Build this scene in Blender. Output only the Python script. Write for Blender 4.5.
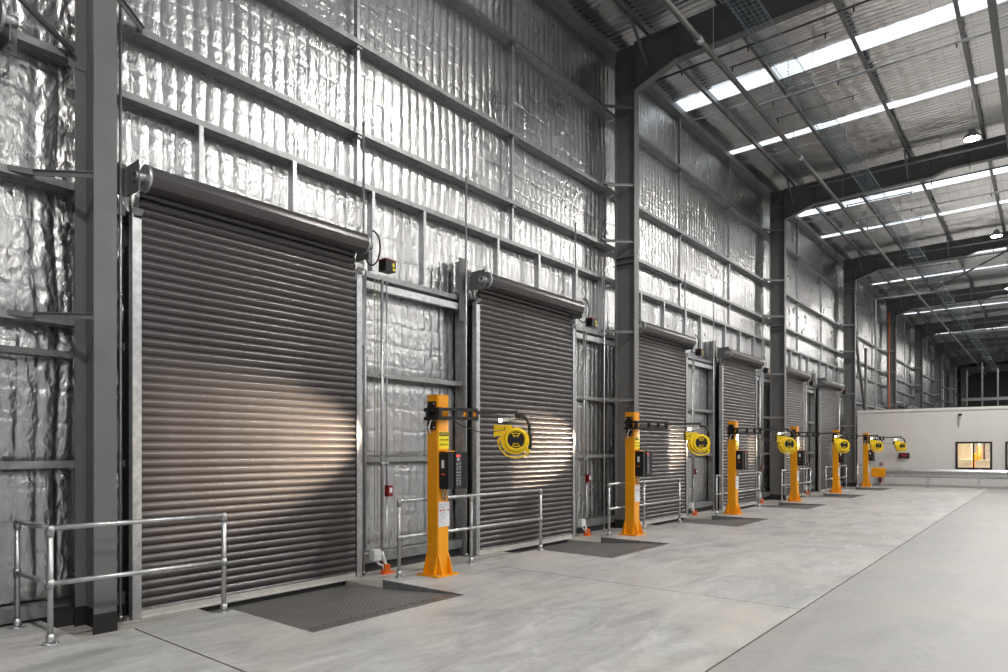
import bpy, bmesh, math, random
import numpy as np
from mathutils import Vector, Matrix

for o in list(bpy.data.objects):
    bpy.data.objects.remove(o)
SC = bpy.context.scene
COL = SC.collection
random.seed(7)
RNG = np.random.default_rng(11)

# ------------------------------------------------------------------ camera
cam_d = bpy.data.cameras.new('camera')
cam_d.lens = 24.0
cam_d.sensor_width = 36.0
cam_d.shift_y = (449 - 336) / 1008
cam_d.clip_end = 300
cam = bpy.data.objects.new('camera', cam_d)
cam.location = (6.96, 0.0, 1.6)
cam.rotation_euler = (math.radians(90), 0, math.radians(39.094))
COL.objects.link(cam)
SC.camera = cam

# ------------------------------------------------------------------ world / exposure
world = bpy.data.worlds.new('overcast_sky')
SC.world = world
world.use_nodes = True
world.node_tree.nodes['Background'].inputs[0].default_value = (0.97, 0.985, 1.0, 1)
world.node_tree.nodes['Background'].inputs[1].default_value = 0.30
SC.view_settings.view_transform = 'Standard'
SC.view_settings.look = 'None'
SC.view_settings.exposure = 0.30
SC.view_settings.gamma = 1.0
SC.view_settings.use_curve_mapping = False
SC.cycles.use_denoising = True
SC.cycles.max_bounces = 8
SC.cycles.diffuse_bounces = 4
SC.cycles.glossy_bounces = 5
SC.cycles.sample_clamp_indirect = 6.0
SC.cycles.caustics_reflective = False

# light levels
HIGH_BAY_W = 350.0
DOCK_LAMP_W = [3300.0, 1400.0, 800.0, 600.0, 500.0, 500.0]
SKYLIGHT_EMIT = 1.0
OFFICE_W = 420.0

# layout (metres)
BAY = 10.29          # frame spacing
COL_Y0 = 2.50        # first frame line
PITCH = 5.14         # door spacing
COL_X0, COL_X1 = -0.29, 0.18
GIRT_X = -0.30       # room face of the wall girts
FOIL_X = -0.50
DOOR_X = -0.12
NFRAME = 9
Y_END = COL_Y0 + BAY * (NFRAME - 1) + 1.0

# ------------------------------------------------------------------ materials
def mat(name):
    m = bpy.data.materials.new(name)
    m.use_nodes = True
    nt = m.node_tree
    b = nt.nodes['Principled BSDF']
    return m, nt, b

def simple(name, col, rough=0.5, metal=0.0, vary=0.12, scale=6.0, bump=0.0, bscale=60.0, coat=0.0):
    m, nt, b = mat(name)
    N, L = nt.nodes, nt.links
    tc = N.new('ShaderNodeTexCoord')
    nz = N.new('ShaderNodeTexNoise'); nz.inputs['Scale'].default_value = scale; nz.inputs['Detail'].default_value = 5
    L.new(tc.outputs['Object'], nz.inputs['Vector'])
    rp = N.new('ShaderNodeValToRGB')
    rp.color_ramp.elements[0].position = 0.3; rp.color_ramp.elements[1].position = 0.7
    rp.color_ramp.elements[0].color = [c * (1 - vary) for c in col[:3]] + [1]
    rp.color_ramp.elements[1].color = [min(1, c * (1 + vary)) for c in col[:3]] + [1]
    L.new(nz.outputs['Fac'], rp.inputs['Fac'])
    L.new(rp.outputs['Color'], b.inputs['Base Color'])
    b.inputs['Roughness'].default_value = rough
    b.inputs['Metallic'].default_value = metal
    b.inputs['Coat Weight'].default_value = coat
    if bump:
        n2 = N.new('ShaderNodeTexNoise'); n2.inputs['Scale'].default_value = bscale
        L.new(tc.outputs['Object'], n2.inputs['Vector'])
        bp = N.new('ShaderNodeBump'); bp.inputs['Strength'].default_value = bump; bp.inputs['Distance'].default_value = 0.01
        L.new(n2.outputs['Fac'], bp.inputs['Height']); L.new(bp.outputs['Normal'], b.inputs['Normal'])
    return m

def emit(name, col, s):
    m, nt, b = mat(name)
    b.inputs['Base Color'].default_value = (*col, 1)
    b.inputs['Emission Color'].default_value = (*col, 1)
    b.inputs['Emission Strength'].default_value = s
    return m

def foil_mat(name, wire_y, wire_z, axes, rough, base, relief):
    """quilted reflective foil; thin wire mesh lines and fine crumple relief"""
    m, nt, b = mat(name)
    N, L = nt.nodes, nt.links
    g = N.new('ShaderNodeNewGeometry')
    sp = N.new('ShaderNodeSeparateXYZ'); L.new(g.outputs['Position'], sp.inputs[0])
    def lines(out, period, w):
        d = N.new('ShaderNodeMath'); d.operation = 'DIVIDE'; d.inputs[1].default_value = period
        L.new(sp.outputs[out], d.inputs[0])
        f = N.new('ShaderNodeMath'); f.operation = 'FRACT'; L.new(d.outputs[0], f.inputs[0])
        c = N.new('ShaderNodeMath'); c.operation = 'LESS_THAN'; c.inputs[1].default_value = w / period
        L.new(f.outputs[0], c.inputs[0])
        return c
    a = lines(axes[0], wire_y, 0.006); c = lines(axes[1], wire_z, 0.006)
    mx = N.new('ShaderNodeMath'); mx.operation = 'MAXIMUM'
    L.new(a.outputs[0], mx.inputs[0]); L.new(c.outputs[0], mx.inputs[1])
    col = N.new('ShaderNodeMix'); col.data_type = 'RGBA'
    col.inputs[6].default_value = (base, base * 1.0, base * 1.01, 1)
    col.inputs[7].default_value = (0.42, 0.42, 0.43, 1)
    L.new(mx.outputs[0], col.inputs[0]); L.new(col.outputs[2], b.inputs['Base Color'])
    b.inputs['Metallic'].default_value = 1.0
    nr = N.new('ShaderNodeTexNoise'); nr.inputs['Scale'].default_value = 3.0
    L.new(g.outputs['Position'], nr.inputs['Vector'])
    mr = N.new('ShaderNodeMapRange'); mr.inputs[3].default_value = rough - 0.06; mr.inputs[4].default_value = rough + 0.10
    L.new(nr.outputs['Fac'], mr.inputs[0]); L.new(mr.outputs[0], b.inputs['Roughness'])
    mp = N.new('ShaderNodeMapping'); mp.inputs['Scale'].default_value = (1, 1.0, 0.55)
    L.new(g.outputs['Position'], mp.inputs['Vector'])
    v = N.new('ShaderNodeTexVoronoi'); v.inputs['Scale'].default_value = 19.0
    n3 = N.new('ShaderNodeTexNoise'); n3.inputs['Scale'].default_value = 5.0; n3.inputs['Detail'].default_value = 3
    L.new(mp.outputs[0], n3.inputs['Vector'])
    add = N.new('ShaderNodeMix'); add.data_type = 'VECTOR'; add.inputs[0].default_value = 0.22
    L.new(mp.outputs[0], add.inputs[4]); L.new(n3.outputs['Color'], add.inputs[5])
    L.new(add.outputs[1], v.inputs['Vector'])
    n4 = N.new('ShaderNodeTexNoise'); n4.inputs['Scale'].default_value = 34.0; n4.inputs['Detail'].default_value = 4
    L.new(mp.outputs[0], n4.inputs['Vector'])
    ad = N.new('ShaderNodeMath'); ad.operation = 'ADD'
    L.new(v.outputs['Distance'], ad.inputs[0]); L.new(n4.outputs['Fac'], ad.inputs[1])
    bp = N.new('ShaderNodeBump'); bp.inputs['Strength'].default_value = relief; bp.inputs['Distance'].default_value = 0.010
    L.new(ad.outputs[0], bp.inputs['Height']); L.new(bp.outputs['Normal'], b.inputs['Normal'])
    return m

def concrete_mat(name, c0, c1, c2, rough=0.42):
    m, nt, b = mat(name)
    N, L = nt.nodes, nt.links
    g = N.new('ShaderNodeNewGeometry')
    mp = N.new('ShaderNodeMapping'); mp.inputs['Scale'].default_value = (0.9, 0.33, 1); mp.inputs['Rotation'].default_value = (0, 0, 0.5)
    L.new(g.outputs['Position'], mp.inputs['Vector'])
    n1 = N.new('ShaderNodeTexNoise'); n1.inputs['Scale'].default_value = 3.4; n1.inputs['Detail'].default_value = 10; n1.inputs['Roughness'].default_value = 0.70
    n1.inputs['Distortion'].default_value = 0.8
    L.new(mp.outputs[0], n1.inputs['Vector'])
    n2 = N.new('ShaderNodeTexNoise'); n2.inputs['Scale'].default_value = 0.7; n2.inputs['Detail'].default_value = 4
    L.new(g.outputs['Position'], n2.inputs['Vector'])
    rp = N.new('ShaderNodeValToRGB'); rp.color_ramp.elements[0].position = 0.28; rp.color_ramp.elements[1].position = 0.68
    rp.color_ramp.elements[0].color = (*c0, 1); rp.color_ramp.elements[1].color = (*c1, 1)
    L.new(n1.outputs['Fac'], rp.inputs['Fac'])
    mx = N.new('ShaderNodeMix'); mx.data_type = 'RGBA'
    mr = N.new('ShaderNodeMapRange'); mr.inputs[1].default_value = 0.48; mr.inputs[2].default_value = 0.66; mr.inputs[4].default_value = 0.75
    L.new(n2.outputs['Fac'], mr.inputs[0]); L.new(mr.outputs[0], mx.inputs[0])
    L.new(rp.outputs['Color'], mx.inputs[6]); mx.inputs[7].default_value = (*c2, 1)
    # fine speckle
    n3 = N.new('ShaderNodeTexNoise'); n3.inputs['Scale'].default_value = 16; n3.inputs['Detail'].default_value = 6; n3.inputs['Roughness'].default_value = 0.75
    L.new(g.outputs['Position'], n3.inputs['Vector'])
    mr3 = N.new('ShaderNodeMapRange'); mr3.inputs[3].default_value = 0.72; mr3.inputs[4].default_value = 1.26
    L.new(n3.outputs['Fac'], mr3.inputs[0])
    m2 = N.new('ShaderNodeMix'); m2.data_type = 'RGBA'; m2.blend_type = 'MULTIPLY'; m2.inputs[0].default_value = 1
    L.new(mx.outputs[2], m2.inputs[6]); L.new(mr3.outputs[0], m2.inputs[7])
    L.new(m2.outputs[2], b.inputs['Base Color'])
    mr2 = N.new('ShaderNodeMapRange'); mr2.inputs[3].default_value = rough - 0.12; mr2.inputs[4].default_value = rough + 0.15
    L.new(n1.outputs['Fac'], mr2.inputs[0]); L.new(mr2.outputs[0], b.inputs['Roughness'])
    bp = N.new('ShaderNodeBump'); bp.inputs['Strength'].default_value = 0.08; bp.inputs['Distance'].default_value = 0.004
    L.new(n3.outputs['Fac'], bp.inputs['Height']); L.new(bp.outputs['Normal'], b.inputs['Normal'])
    return m

def plate_mat(name):
    """dark chequer plate: fine diamond relief"""
    m, nt, b = mat(name)
    N, L = nt.nodes, nt.links
    g = N.new('ShaderNodeNewGeometry')
    mp = N.new('ShaderNodeMapping'); mp.inputs['Rotation'].default_value = (0, 0, math.radians(45)); mp.inputs['Scale'].default_value = (20, 20, 20)
    L.new(g.outputs['Position'], mp.inputs['Vector'])
    ch = N.new('ShaderNodeTexVoronoi'); ch.inputs['Scale'].default_value = 1.0; ch.inputs['Randomness'].default_value = 0.0
    L.new(mp.outputs[0], ch.inputs['Vector'])
    nz = N.new('ShaderNodeTexNoise'); nz.inputs['Scale'].default_value = 2.5; nz.inputs['Detail'].default_value = 5
    L.new(g.outputs['Position'], nz.inputs['Vector'])
    rp = N.new('ShaderNodeValToRGB')
    rp.color_ramp.elements[0].color = (0.11, 0.108, 0.106, 1); rp.color_ramp.elements[1].color = (0.20, 0.196, 0.19, 1)
    L.new(nz.outputs['Fac'], rp.inputs['Fac']); L.new(rp.outputs['Color'], b.inputs['Base Color'])
    b.inputs['Roughness'].default_value = 0.55; b.inputs['Metallic'].default_value = 0.2
    bp = N.new('ShaderNodeBump'); bp.inputs['Strength'].default_value = 0.9; bp.inputs['Distance'].default_value = 0.01
    L.new(ch.outputs['Distance'], bp.inputs['Height']); L.new(bp.outputs['Normal'], b.inputs['Normal'])
    return m

M = {}
M['foil'] = foil_mat('quilted_foil', 0.165, 0.31, (1, 2), 0.28, 0.54, 0.45)
M['roof_foil'] = foil_mat('roof_foil', 0.30, 0.155, (0, 1), 0.30, 0.86, 0.08)
M['steel'] = simple('grey_painted_steel', (0.148, 0.148, 0.15), 0.45, 0.0, 0.10, 3.0)
M['black_base'] = simple('black_bitumen_paint', (0.012, 0.012, 0.012), 0.6)
M['galv'] = simple('galvanised_steel', (0.52, 0.53, 0.54), 0.38, 0.85, 0.18, 14.0)
M['galv_dull'] = simple('dull_galvanised_girt', (0.30, 0.305, 0.31), 0.46, 0.75, 0.18, 9.0)
M['purlin'] = simple('dark_galvanised_purlin', (0.20, 0.205, 0.21), 0.4, 0.7, 0.15, 9.0)
M['pipe_grey'] = simple('mid_grey_pipe', (0.16, 0.158, 0.155), 0.45, 0.3, 0.1)
M['door'] = simple('dark_grey_door_paint', (0.085, 0.079, 0.081), 0.30, 0.4, 0.08, 4.0)
M['door_rail'] = simple('silver_bottom_rail', (0.62, 0.60, 0.57), 0.4, 0.3, 0.1)
M['orange'] = simple('orange_powder_coat', (0.83, 0.33, 0.006), 0.35, 0.0, 0.06, 5.0)
M['yellow'] = simple('yellow_moulded_plastic', (0.86, 0.60, 0.008), 0.32, 0.0, 0.05, 5.0)
M['sign_yellow'] = simple('yellow_sign_print', (0.85, 0.72, 0.01), 0.4, 0, 0.02)
M['black'] = simple('black_powder_coat', (0.010, 0.010, 0.011), 0.4)
M['rubber'] = simple('black_rubber', (0.015, 0.015, 0.016), 0.6)
M['white'] = simple('white_plastic', (0.75, 0.76, 0.76), 0.4, 0, 0.03)
M['paper'] = simple('white_notice_print', (0.72, 0.73, 0.76), 0.5, 0, 0.08, 40)
M['red'] = simple('red_plastic', (0.22, 0.008, 0.012), 0.35, 0, 0.05)
M['redprint'] = simple('red_print', (0.6, 0.02, 0.02), 0.5, 0, 0.05)
M['greyprint'] = simple('grey_print', (0.35, 0.36, 0.38), 0.5, 0, 0.05)
M['orangeguard'] = simple('orange_safety_plastic', (0.80, 0.13, 0.01), 0.45)
M['offwhite'] = simple('off_white_panel', (0.64, 0.62, 0.605), 0.5, 0, 0.02, 2)
M['trim'] = simple('pale_flashing', (0.68, 0.66, 0.63), 0.45, 0, 0.03, 2)
M['slab'] = concrete_mat('trowelled_concrete', (0.27, 0.27, 0.276), (0.58, 0.58, 0.57), (0.545, 0.515, 0.475), 0.42)
M['slab_east'] = concrete_mat('polished_concrete', (0.27, 0.269, 0.268), (0.375, 0.373, 0.37), (0.36, 0.35, 0.338), 0.5)
M['recess'] = concrete_mat('recess_concrete', (0.36, 0.345, 0.33), (0.50, 0.48, 0.45), (0.45, 0.41, 0.36), 0.6)
M['sealant'] = simple('brown_joint_sealant', (0.05, 0.04, 0.032), 0.7)
M['plate'] = plate_mat('chequer_plate')
M['hinge'] = simple('worn_hinge_steel', (0.16, 0.145, 0.135), 0.5, 0.4, 0.2, 8)
M['kerb'] = simple('grey_kerb_steel', (0.20, 0.205, 0.21), 0.55, 0.3, 0.25, 10)
M['clad'] = simple('outer_cladding', (0.3, 0.3, 0.31), 0.6)
M['plinth'] = simple('dark_wall_plinth', (0.03, 0.03, 0.031), 0.7)
M['skylight'] = emit('translucent_skylight_sheet', (0.86, 0.94, 1.0), SKYLIGHT_EMIT)
M['lamp'] = emit('lit_lamp_lens', (1.0, 0.97, 0.9), 40.0)
M['warm'] = emit('lit_warm_lens', (1.0, 0.74, 0.42), 30.0)
M['led_red'] = emit('red_led_digits', (0.5, 0.02, 0.05), 0.25)
M['indicator'] = emit('red_indicator', (1.0, 0.08, 0.06), 0.35)
M['brass_chain'] = simple('chain_steel', (0.30, 0.27, 0.20), 0.45, 0.8)
M['cream'] = simple('cream_board', (0.85, 0.79, 0.68), 0.6, 0, 0.03)
M['blue'] = simple('blue_plastic', (0.02, 0.08, 0.3), 0.5)
M['bluegrey'] = simple('zinc_blue_wire', (0.30, 0.40, 0.45), 0.4, 0.7)
M['pipe_orange'] = simple('primer_orange_pipe', (0.5, 0.10, 0.03), 0.5)
gm, gnt, gb = mat('window_glass')
gb.inputs['Base Color'].default_value = (0.95, 0.97, 0.97, 1); gb.inputs['Roughness'].default_value = 0.02
gb.inputs['Transmission Weight'].default_value = 1.0; gb.inputs['IOR'].default_value = 1.1
M['glass'] = gm

# ------------------------------------------------------------------ mesh helpers
class MB:
    def __init__(self):
        self.v, self.f, self.s = [], [], []
    def face(self, idx, smooth=False):
        self.f.append(tuple(idx)); self.s.append(smooth)
    def box(self, x0, x1, y0, y1, z0, z1, mtx=None):
        b = len(self.v)
        p = [(x, y, z) for z in (z0, z1) for y in (y0, y1) for x in (x0, x1)]
        if mtx: p = [tuple(mtx @ Vector(q)) for q in p]
        self.v += p
        for q in ((0, 2, 3, 1), (4, 5, 7, 6), (0, 1, 5, 4), (2, 6, 7, 3), (0, 4, 6, 2), (1, 3, 7, 5)):
            self.face([b + i for i in q])
        return self
    def bar(self, p0, p1, w, h, up=(0, 0, 1)):
        p0, p1 = Vector(p0), Vector(p1); d = (p1 - p0); L = d.length; d.normalize()
        u = Vector(up)
        if abs(d.dot(u)) > 0.98: u = Vector((1, 0, 0))
        s = d.cross(u).normalized(); u = s.cross(d).normalized()
        b = len(self.v)
        for q in (p0, p1):
            for a, c in ((-1, -1), (1, -1), (1, 1), (-1, 1)):
                self.v.append(tuple(q + s * a * w / 2 + u * c * h / 2))
        for q in ((3, 2, 1, 0), (4, 5, 6, 7), (0, 1, 5, 4), (1, 2, 6, 5), (2, 3, 7, 6), (3, 0, 4, 7)):
            self.face([b + i for i in q])
        return self
    def tube(self, pts, r, n=10, caps=True):
        pts = [Vector(p) for p in pts]
        rs = r if isinstance(r, (list, tuple)) else [r] * len(pts)
        b = len(self.v); ref = None
        for i, p in enumerate(pts):
            d = (pts[min(i + 1, len(pts) - 1)] - pts[max(i - 1, 0)]).normalized()
            if ref is None:
                ref = Vector((0, 0, 1)) if abs(d.z) < 0.9 else Vector((1, 0, 0))
            s = d.cross(ref).normalized(); u = s.cross(d).normalized(); ref = u
            for k in range(n):
                a = 2 * math.pi * k / n
                self.v.append(tuple(p + (s * math.cos(a) + u * math.sin(a)) * rs[i]))
        for i in range(len(pts) - 1):
            for k in range(n):
                k2 = (k + 1) % n
                self.face((b + i * n + k, b + i * n + k2, b + (i + 1) * n + k2, b + (i + 1) * n + k), True)
        if caps:
            self.face([b + k for k in range(n)][::-1])
            self.face([b + (len(pts) - 1) * n + k for k in range(n)])
        return self
    def extrude(self, poly, axis, a0, a1, smooth=False, closed=True):
        """poly: 2D points in the plane normal to axis (cyclic order of remaining axes)"""
        b = len(self.v); n = len(poly)
        for a in (a0, a1):
            for (p, q) in poly:
                self.v.append({'x': (a, p, q), 'y': (p, a, q), 'z': (p, q, a)}[axis])
        m = n if closed else n - 1
        for k in range(m):
            k2 = (k + 1) % n
            self.face((b + k, b + k2, b + n + k2, b + n + k), smooth)
        if closed:
            self.face([b + k for k in range(n)][::-1]); self.face([b + n + k for k in range(n)])
        return self
    def mesh(self, name, material):
        me = bpy.data.meshes.new(name)
        me.from_pydata(self.v, [], self.f)
        me.polygons.foreach_set('use_smooth', self.s)
        bm = bmesh.new(); bm.from_mesh(me)
        bmesh.ops.recalc_face_normals(bm, faces=bm.faces)
        bm.to_mesh(me); bm.free()
        me.materials.append(material)
        me.update()
        return me
    def build(self, name, material, parent=None, loc=None):
        return put(name, self.mesh(name, material), parent, loc)

def put(name, me, parent=None, loc=None):
    o = bpy.data.objects.new(name, me)
    COL.objects.link(o)
    if parent: o.parent = parent
    if loc is not None: o.location = loc
    return o

def empty(name, loc=(0, 0, 0)):
    o = bpy.data.objects.new(name, None); COL.objects.link(o); o.location = loc
    o.empty_display_size = 0.2
    return o

def tag(o, label=None, cat=None, group=None, kind=None):
    if label: o['label'] = label
    if cat: o['category'] = cat
    if group: o['group'] = group
    if kind: o['kind'] = kind
    return o

def copy_tree(o, parent=None):
    c = o.copy(); COL.objects.link(c); c.parent = parent
    for ch in list(o.children): copy_tree(ch, c)
    return c

def text_mesh(s, size, material):
    cu = bpy.data.curves.new('lettering', 'FONT'); cu.body = s; cu.size = size
    cu.align_x = 'CENTER'; cu.align_y = 'CENTER'; cu.extrude = 0.0006
    ob = bpy.data.objects.new('lettering', cu); COL.objects.link(ob)
    dg = bpy.context.evaluated_depsgraph_get()
    me = bpy.data.meshes.new_from_object(ob.evaluated_get(dg))
    bpy.data.objects.remove(ob)
    me.materials.clear(); me.materials.append(material)
    return me

def grid_object(name, P, material, parent):
    """P: (ny, nz, 3) array of points -> smooth grid mesh"""
    ny, nz = P.shape[:2]
    me = bpy.data.meshes.new(name)
    me.vertices.add(ny * nz); me.vertices.foreach_set('co', P.reshape(-1).astype(np.float32))
    i = np.arange(ny - 1)[:, None] * nz + np.arange(nz - 1)[None, :]
    q = np.stack([i, i + nz, i + nz + 1, i + 1], -1).reshape(-1, 4)
    me.loops.add(q.size); me.loops.foreach_set('vertex_index', q.reshape(-1).astype(np.int32))
    me.polygons.add(len(q))
    me.polygons.foreach_set('loop_start', (np.arange(len(q)) * 4).astype(np.int32))
    me.polygons.foreach_set('use_smooth', np.ones(len(q), dtype=bool))
    me.update(calc_edges=True); me.validate()
    me.materials.append(material)
    return put(name, me, parent)

# value noise on an endless lattice
TAB = RNG.random((256, 256))
def vnoise(u, v):
    iu = np.floor(u).astype(int); iv = np.floor(v).astype(int)
    fu = u - iu; fv = v - iv
    fu = fu * fu * (3 - 2 * fu); fv = fv * fv * (3 - 2 * fv)
    def h(a, b): return TAB[a % 256, b % 256]
    return (h(iu, iv) * (1 - fu) * (1 - fv) + h(iu + 1, iv) * fu * (1 - fv) + h(iu, iv + 1) * (1 - fu) * fv + h(iu + 1, iv + 1) * fu * fv)

def foil_height(Y, Z):
    w = Y / 0.165 + 0.35 * (vnoise(Y * 1.3, Z * 0.8) - 0.5)
    k = np.floor(w)
    amp = 0.55 + 0.9 * TAB[(k.astype(int) * 7) % 256, (np.floor(Z / 1.3).astype(int) * 3) % 256]
    pleat = np.abs(np.sin(np.pi * w)) ** 0.55 * amp * 0.0135
    zz = Z / 0.31 + 0.25 * (vnoise(Y * 2.0, Z * 2.0) - 0.5)
    dz = np.abs(zz - np.round(zz)) * 0.31
    seam = 1 - 0.32 * np.exp(-(dz / 0.018) ** 2)
    cr = 1 - np.abs(2 * vnoise(Y * 11.0 + 3 * vnoise(Y * 3, Z * 3), Z * 2.6 + 40) - 1)
    cr2 = 1 - np.abs(2 * vnoise(Y * 22.0 + 2 * vnoise(Y * 5, Z * 5) + 60, Z * 6.5 + 10) - 1)
    patch = np.clip((vnoise(Y * 0.8 + 5, Z * 0.7 + 9) - 0.35) * 2.2, 0.15, 1)
    big = vnoise(Y * 0.9 + 17, Z * 0.7 + 3) * 0.02
    return pleat * seam + (cr ** 2 * 0.006 + cr2 ** 2 * 0.009) * patch + big

def foil_panel(parent, y0, y1, z0, z1, res):
    ny = max(3, int((y1 - y0) / res) + 1); nz = max(3, int((z1 - z0) / res) + 1)
    Y, Z = np.meshgrid(np.linspace(y0, y1, ny), np.linspace(z0, z1, nz), indexing='ij')
    H = foil_height(Y, Z)
    edge = np.clip(np.minimum(Z - z0, z1 - Z) / 0.16, 0, 1) ** 0.6
    P = np.stack([FOIL_X + H * (0.25 + 0.75 * edge), Y, Z], -1)
    return grid_object('foil_blanket', P, M['foil'], parent)

# ------------------------------------------------------------------ floor
floor = tag(empty('floor'), 'grey trowelled concrete warehouse floor with joints and dock pits', 'floor', kind='structure')
PIT_Y = [(3.50 + PITCH * k, 5.45 + PITCH * k) for k in range(6)]
PIT_X1 = 1.97
SX0, SX1 = 0.62, 5.03
def slab(parts, m='slab'):
    mb = MB()
    for (x0, x1, y0, y1) in parts: mb.box(x0, x1, y0, y1, -0.16, 0.0)
    return mb.build('concrete_slab', M[m], floor)
slab([(-0.6, SX1, -14, 2.14), (SX0, SX1, 2.14, 2.562)])
slab([(PIT_X1, SX1, 2.58, 7.07), (SX0, PIT_X1, 2.58, PIT_Y[0][0]), (SX0, PIT_X1, PIT_Y[0][1], 7.07)])
parts = [(PIT_X1, SX1, 7.084, Y_END)]
yy = 7.084
for (a, b) in PIT_Y[1:]:
    parts.append((SX0, PIT_X1, yy, a)); yy = b
parts.append((SX0, PIT_X1, yy, Y_END))
slab(parts)
slab([(5.048, 26, -14, Y_END)], 'slab_east')
MB().box(-0.7, 26, -14, Y_END, -0.5, -0.26).build('sub_base', M['recess'], floor)
# lower strip of concrete along the dock wall
rec = MB(); yy = 2.14
for (a, b) in PIT_Y:
    rec.box(-0.7, SX0, yy, a, -0.26, -0.10); yy = b
rec.box(-0.7, SX0, yy, Y_END, -0.26, -0.10)
rec.build('dock_edge_strip', M['recess'], floor)
MB().box(SX1, 5.048, -14, Y_END, -0.2, -0.006).build('joint_sealant', M['sealant'], floor)
MB().box(SX0, SX1, 2.562, 2.58, -0.2, -0.006).build('joint_sealant', M['sealant'], floor)
MB().box(SX0, SX1, 7.07, 7.084, -0.2, -0.004).build('joint_sealant', M['sealant'], floor)

# ------------------------------------------------------------------ left wall: cladding, foil, girts
wall = tag(empty('wall_left'), 'foil insulated steel stud wall along the dock doors', 'wall', kind='structure')
MB().box(-0.75, -0.62, -9, Y_END, -0.3, 10.5).build('cladding', M['clad'], wall)
GIRTS = [1.42, 2.60, 3.96, 5.16, 5.87, 7.08, 8.72]      # flange tops sit 0.09 above
GIRTS_L = [1.42, 2.78, 4.08, 5.32, 7.08, 8.72]
def girt_mesh(length):
    mb = MB()
    x1, x0 = GIRT_X, GIRT_X - 0.20
    prof = [(x0, 0), (x1, 0), (x1, 0.07), (x1 - 0.018, 0.07), (x1 - 0.018, 0.065), (x1 - 0.006, 0.065), (x1 - 0.006, 0.008), (x0 + 0.008, 0.008), (x0 + 0.008, -0.0)]
    prof = prof[:-1] + [(x0, 0.008)]
    mb.extrude(prof, 'y', 0, length)
    # folded lip line and bolt heads along the underside
    mb.box(x1 - 0.075, x1 - 0.07, 0, length, -0.004, 0)
    mb.box(x0 + 0.06, x0 + 0.065, 0, length, -0.004, 0)
    for k in range(int(length / 0.6)):
        for dx in (0.05, 0.12):
            mb.box(x1 - dx - 0.008, x1 - dx + 0.008, 0.3 + k * 0.6, 0.316 + k * 0.6, -0.012, 0)
    return mb.mesh('girt', M['galv_dull'])
DOOR_SPANS = [(2.86 + PITCH * k, 5.71 + PITCH * k) for k in range(6)] + [(2.86 + PITCH * k, 5.71 + PITCH * k) for k in range(8, 12)]
gcache = {}
def girt(y0, y1, z):
    L = round(y1 - y0, 3)
    if L not in gcache: gcache[L] = girt_mesh(L)
    put('girt', gcache[L], wall, (0, y0, z))
def gaps(y0, y1):
    out = []; y = y0
    for (a, b) in DOOR_SPANS:
        if b < y0 or a > y1: continue
        if a > y: out.append((y, a))
        y = max(y, b)
    if y < y1: out.append((y, y1))
    return out
# bay left of the first column
for z in GIRTS_L: girt(-8.0, 2.42, z)
lv = [0.16] + GIRTS_L + [10.15]
for a, b in zip(lv[:-1], lv[1:]): foil_panel(wall, -1.5, 2.47, a, b, 0.018)
MB().box(GIRT_X - 0.2, GIRT_X + 0.0, -8, 2.42, 2.47, 2.53).build('tube_girt', M['steel'], wall)
for k in range(NFRAME - 1):
    c0 = COL_Y0 + BAY * k; c1 = c0 + BAY
    y0, y1 = c0 + 0.02, c1 - 0.02
    res = (0.017, 0.022, 0.034, 0.06)[min(k, 3)]
    for i, z in enumerate(GIRTS):
        if z < 4.0:
            for (a, b) in gaps(y0, y1): girt(a, b, z)
        else:
            girt(y0, y1, z)
    # lintel channel under the door heads between the doors
    for (a, b) in gaps(y0, y1):
        if b - a > 0.5:
            MB().box(GIRT_X - 0.05, GIRT_X + 0.02, a, b, 3.80, 3.90).build('lintel_channel', M['galv'], wall)
            MB().box(GIRT_X - 0.18, GIRT_X + 0.0, a, b, 0.03, 0.16).build('sill_channel', M['galv_dull'], wall)
        elif b - a > 0.1:
            MB().box(GIRT_X - 0.18, GIRT_X + 0.0, a, b, 0.03, 0.16).build('sill_channel', M['galv_dull'], wall)
    low = [0.16, GIRTS[0], GIRTS[1], GIRTS[2]]
    for (a, b) in gaps(c0, c1):
        for p, q in zip(low[:-1], low[1:]): foil_panel(wall, a - 0.05, b + 0.05, p, q, res)
    up = GIRTS[2:] + [10.15]
    for p, q in zip(up[:-1], up[1:]): foil_panel(wall, c0, c1, p, q, res)
    # bridging between girts at third points
    for fy in (0.325, 0.655):
        yb = c0 + BAY * fy
        for p, q in zip(GIRTS[3:], GIRTS[4:] + [10.1]):
            mb = MB(); mb.box(GIRT_X - 0.13, GIRT_X - 0.06, yb - 0.004, yb + 0.004, p + 0.01, q - 0.01)
            mb.box(GIRT_X - 0.064, GIRT_X - 0.058, yb - 0.004, yb + 0.045, p + 0.01, q - 0.01)
            mb.build('bridging', M['galv'], wall)
            mb = MB(); mb.box(GIRT_X - 0.15, GIRT_X - 0.02, yb - 0.03, yb + 0.05, q - 0.035, q - 0.003); mb.build('bridging_cleat', M['galv_dull'], wall)
MB().box(GIRT_X - 0.16, GIRT_X - 0.02, -9, 2.2, 0.03, 0.16).build('sill_channel', M['galv_dull'], wall)
MB().box(-0.62, GIRT_X - 0.06, -9, Y_END, -0.12, 0.04).build('plinth', M['plinth'], wall)
# short studs between door head girt and the girt above
st = MB(); st.box(GIRT_X - 0.10, GIRT_X + 0.004, -0.003, 0.003, 0, 1.10); st.box(GIRT_X - 0.002, GIRT_X + 0.004, -0.003, 0.05, 0, 1.10)
stm = st.mesh('jamb_stud', M['galv'])
for k in range(6):
    for y in (3.62, 4.80, 6.05, 7.03):
        put('jamb_stud', stm, wall, (0, y + PITCH * k, 4.06))
# eave angle
MB().box(GIRT_X - 0.2, GIRT_X + 0.02, -9, Y_END, 10.08, 10.17).build('eave_angle', M['steel'], wall)

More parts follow.
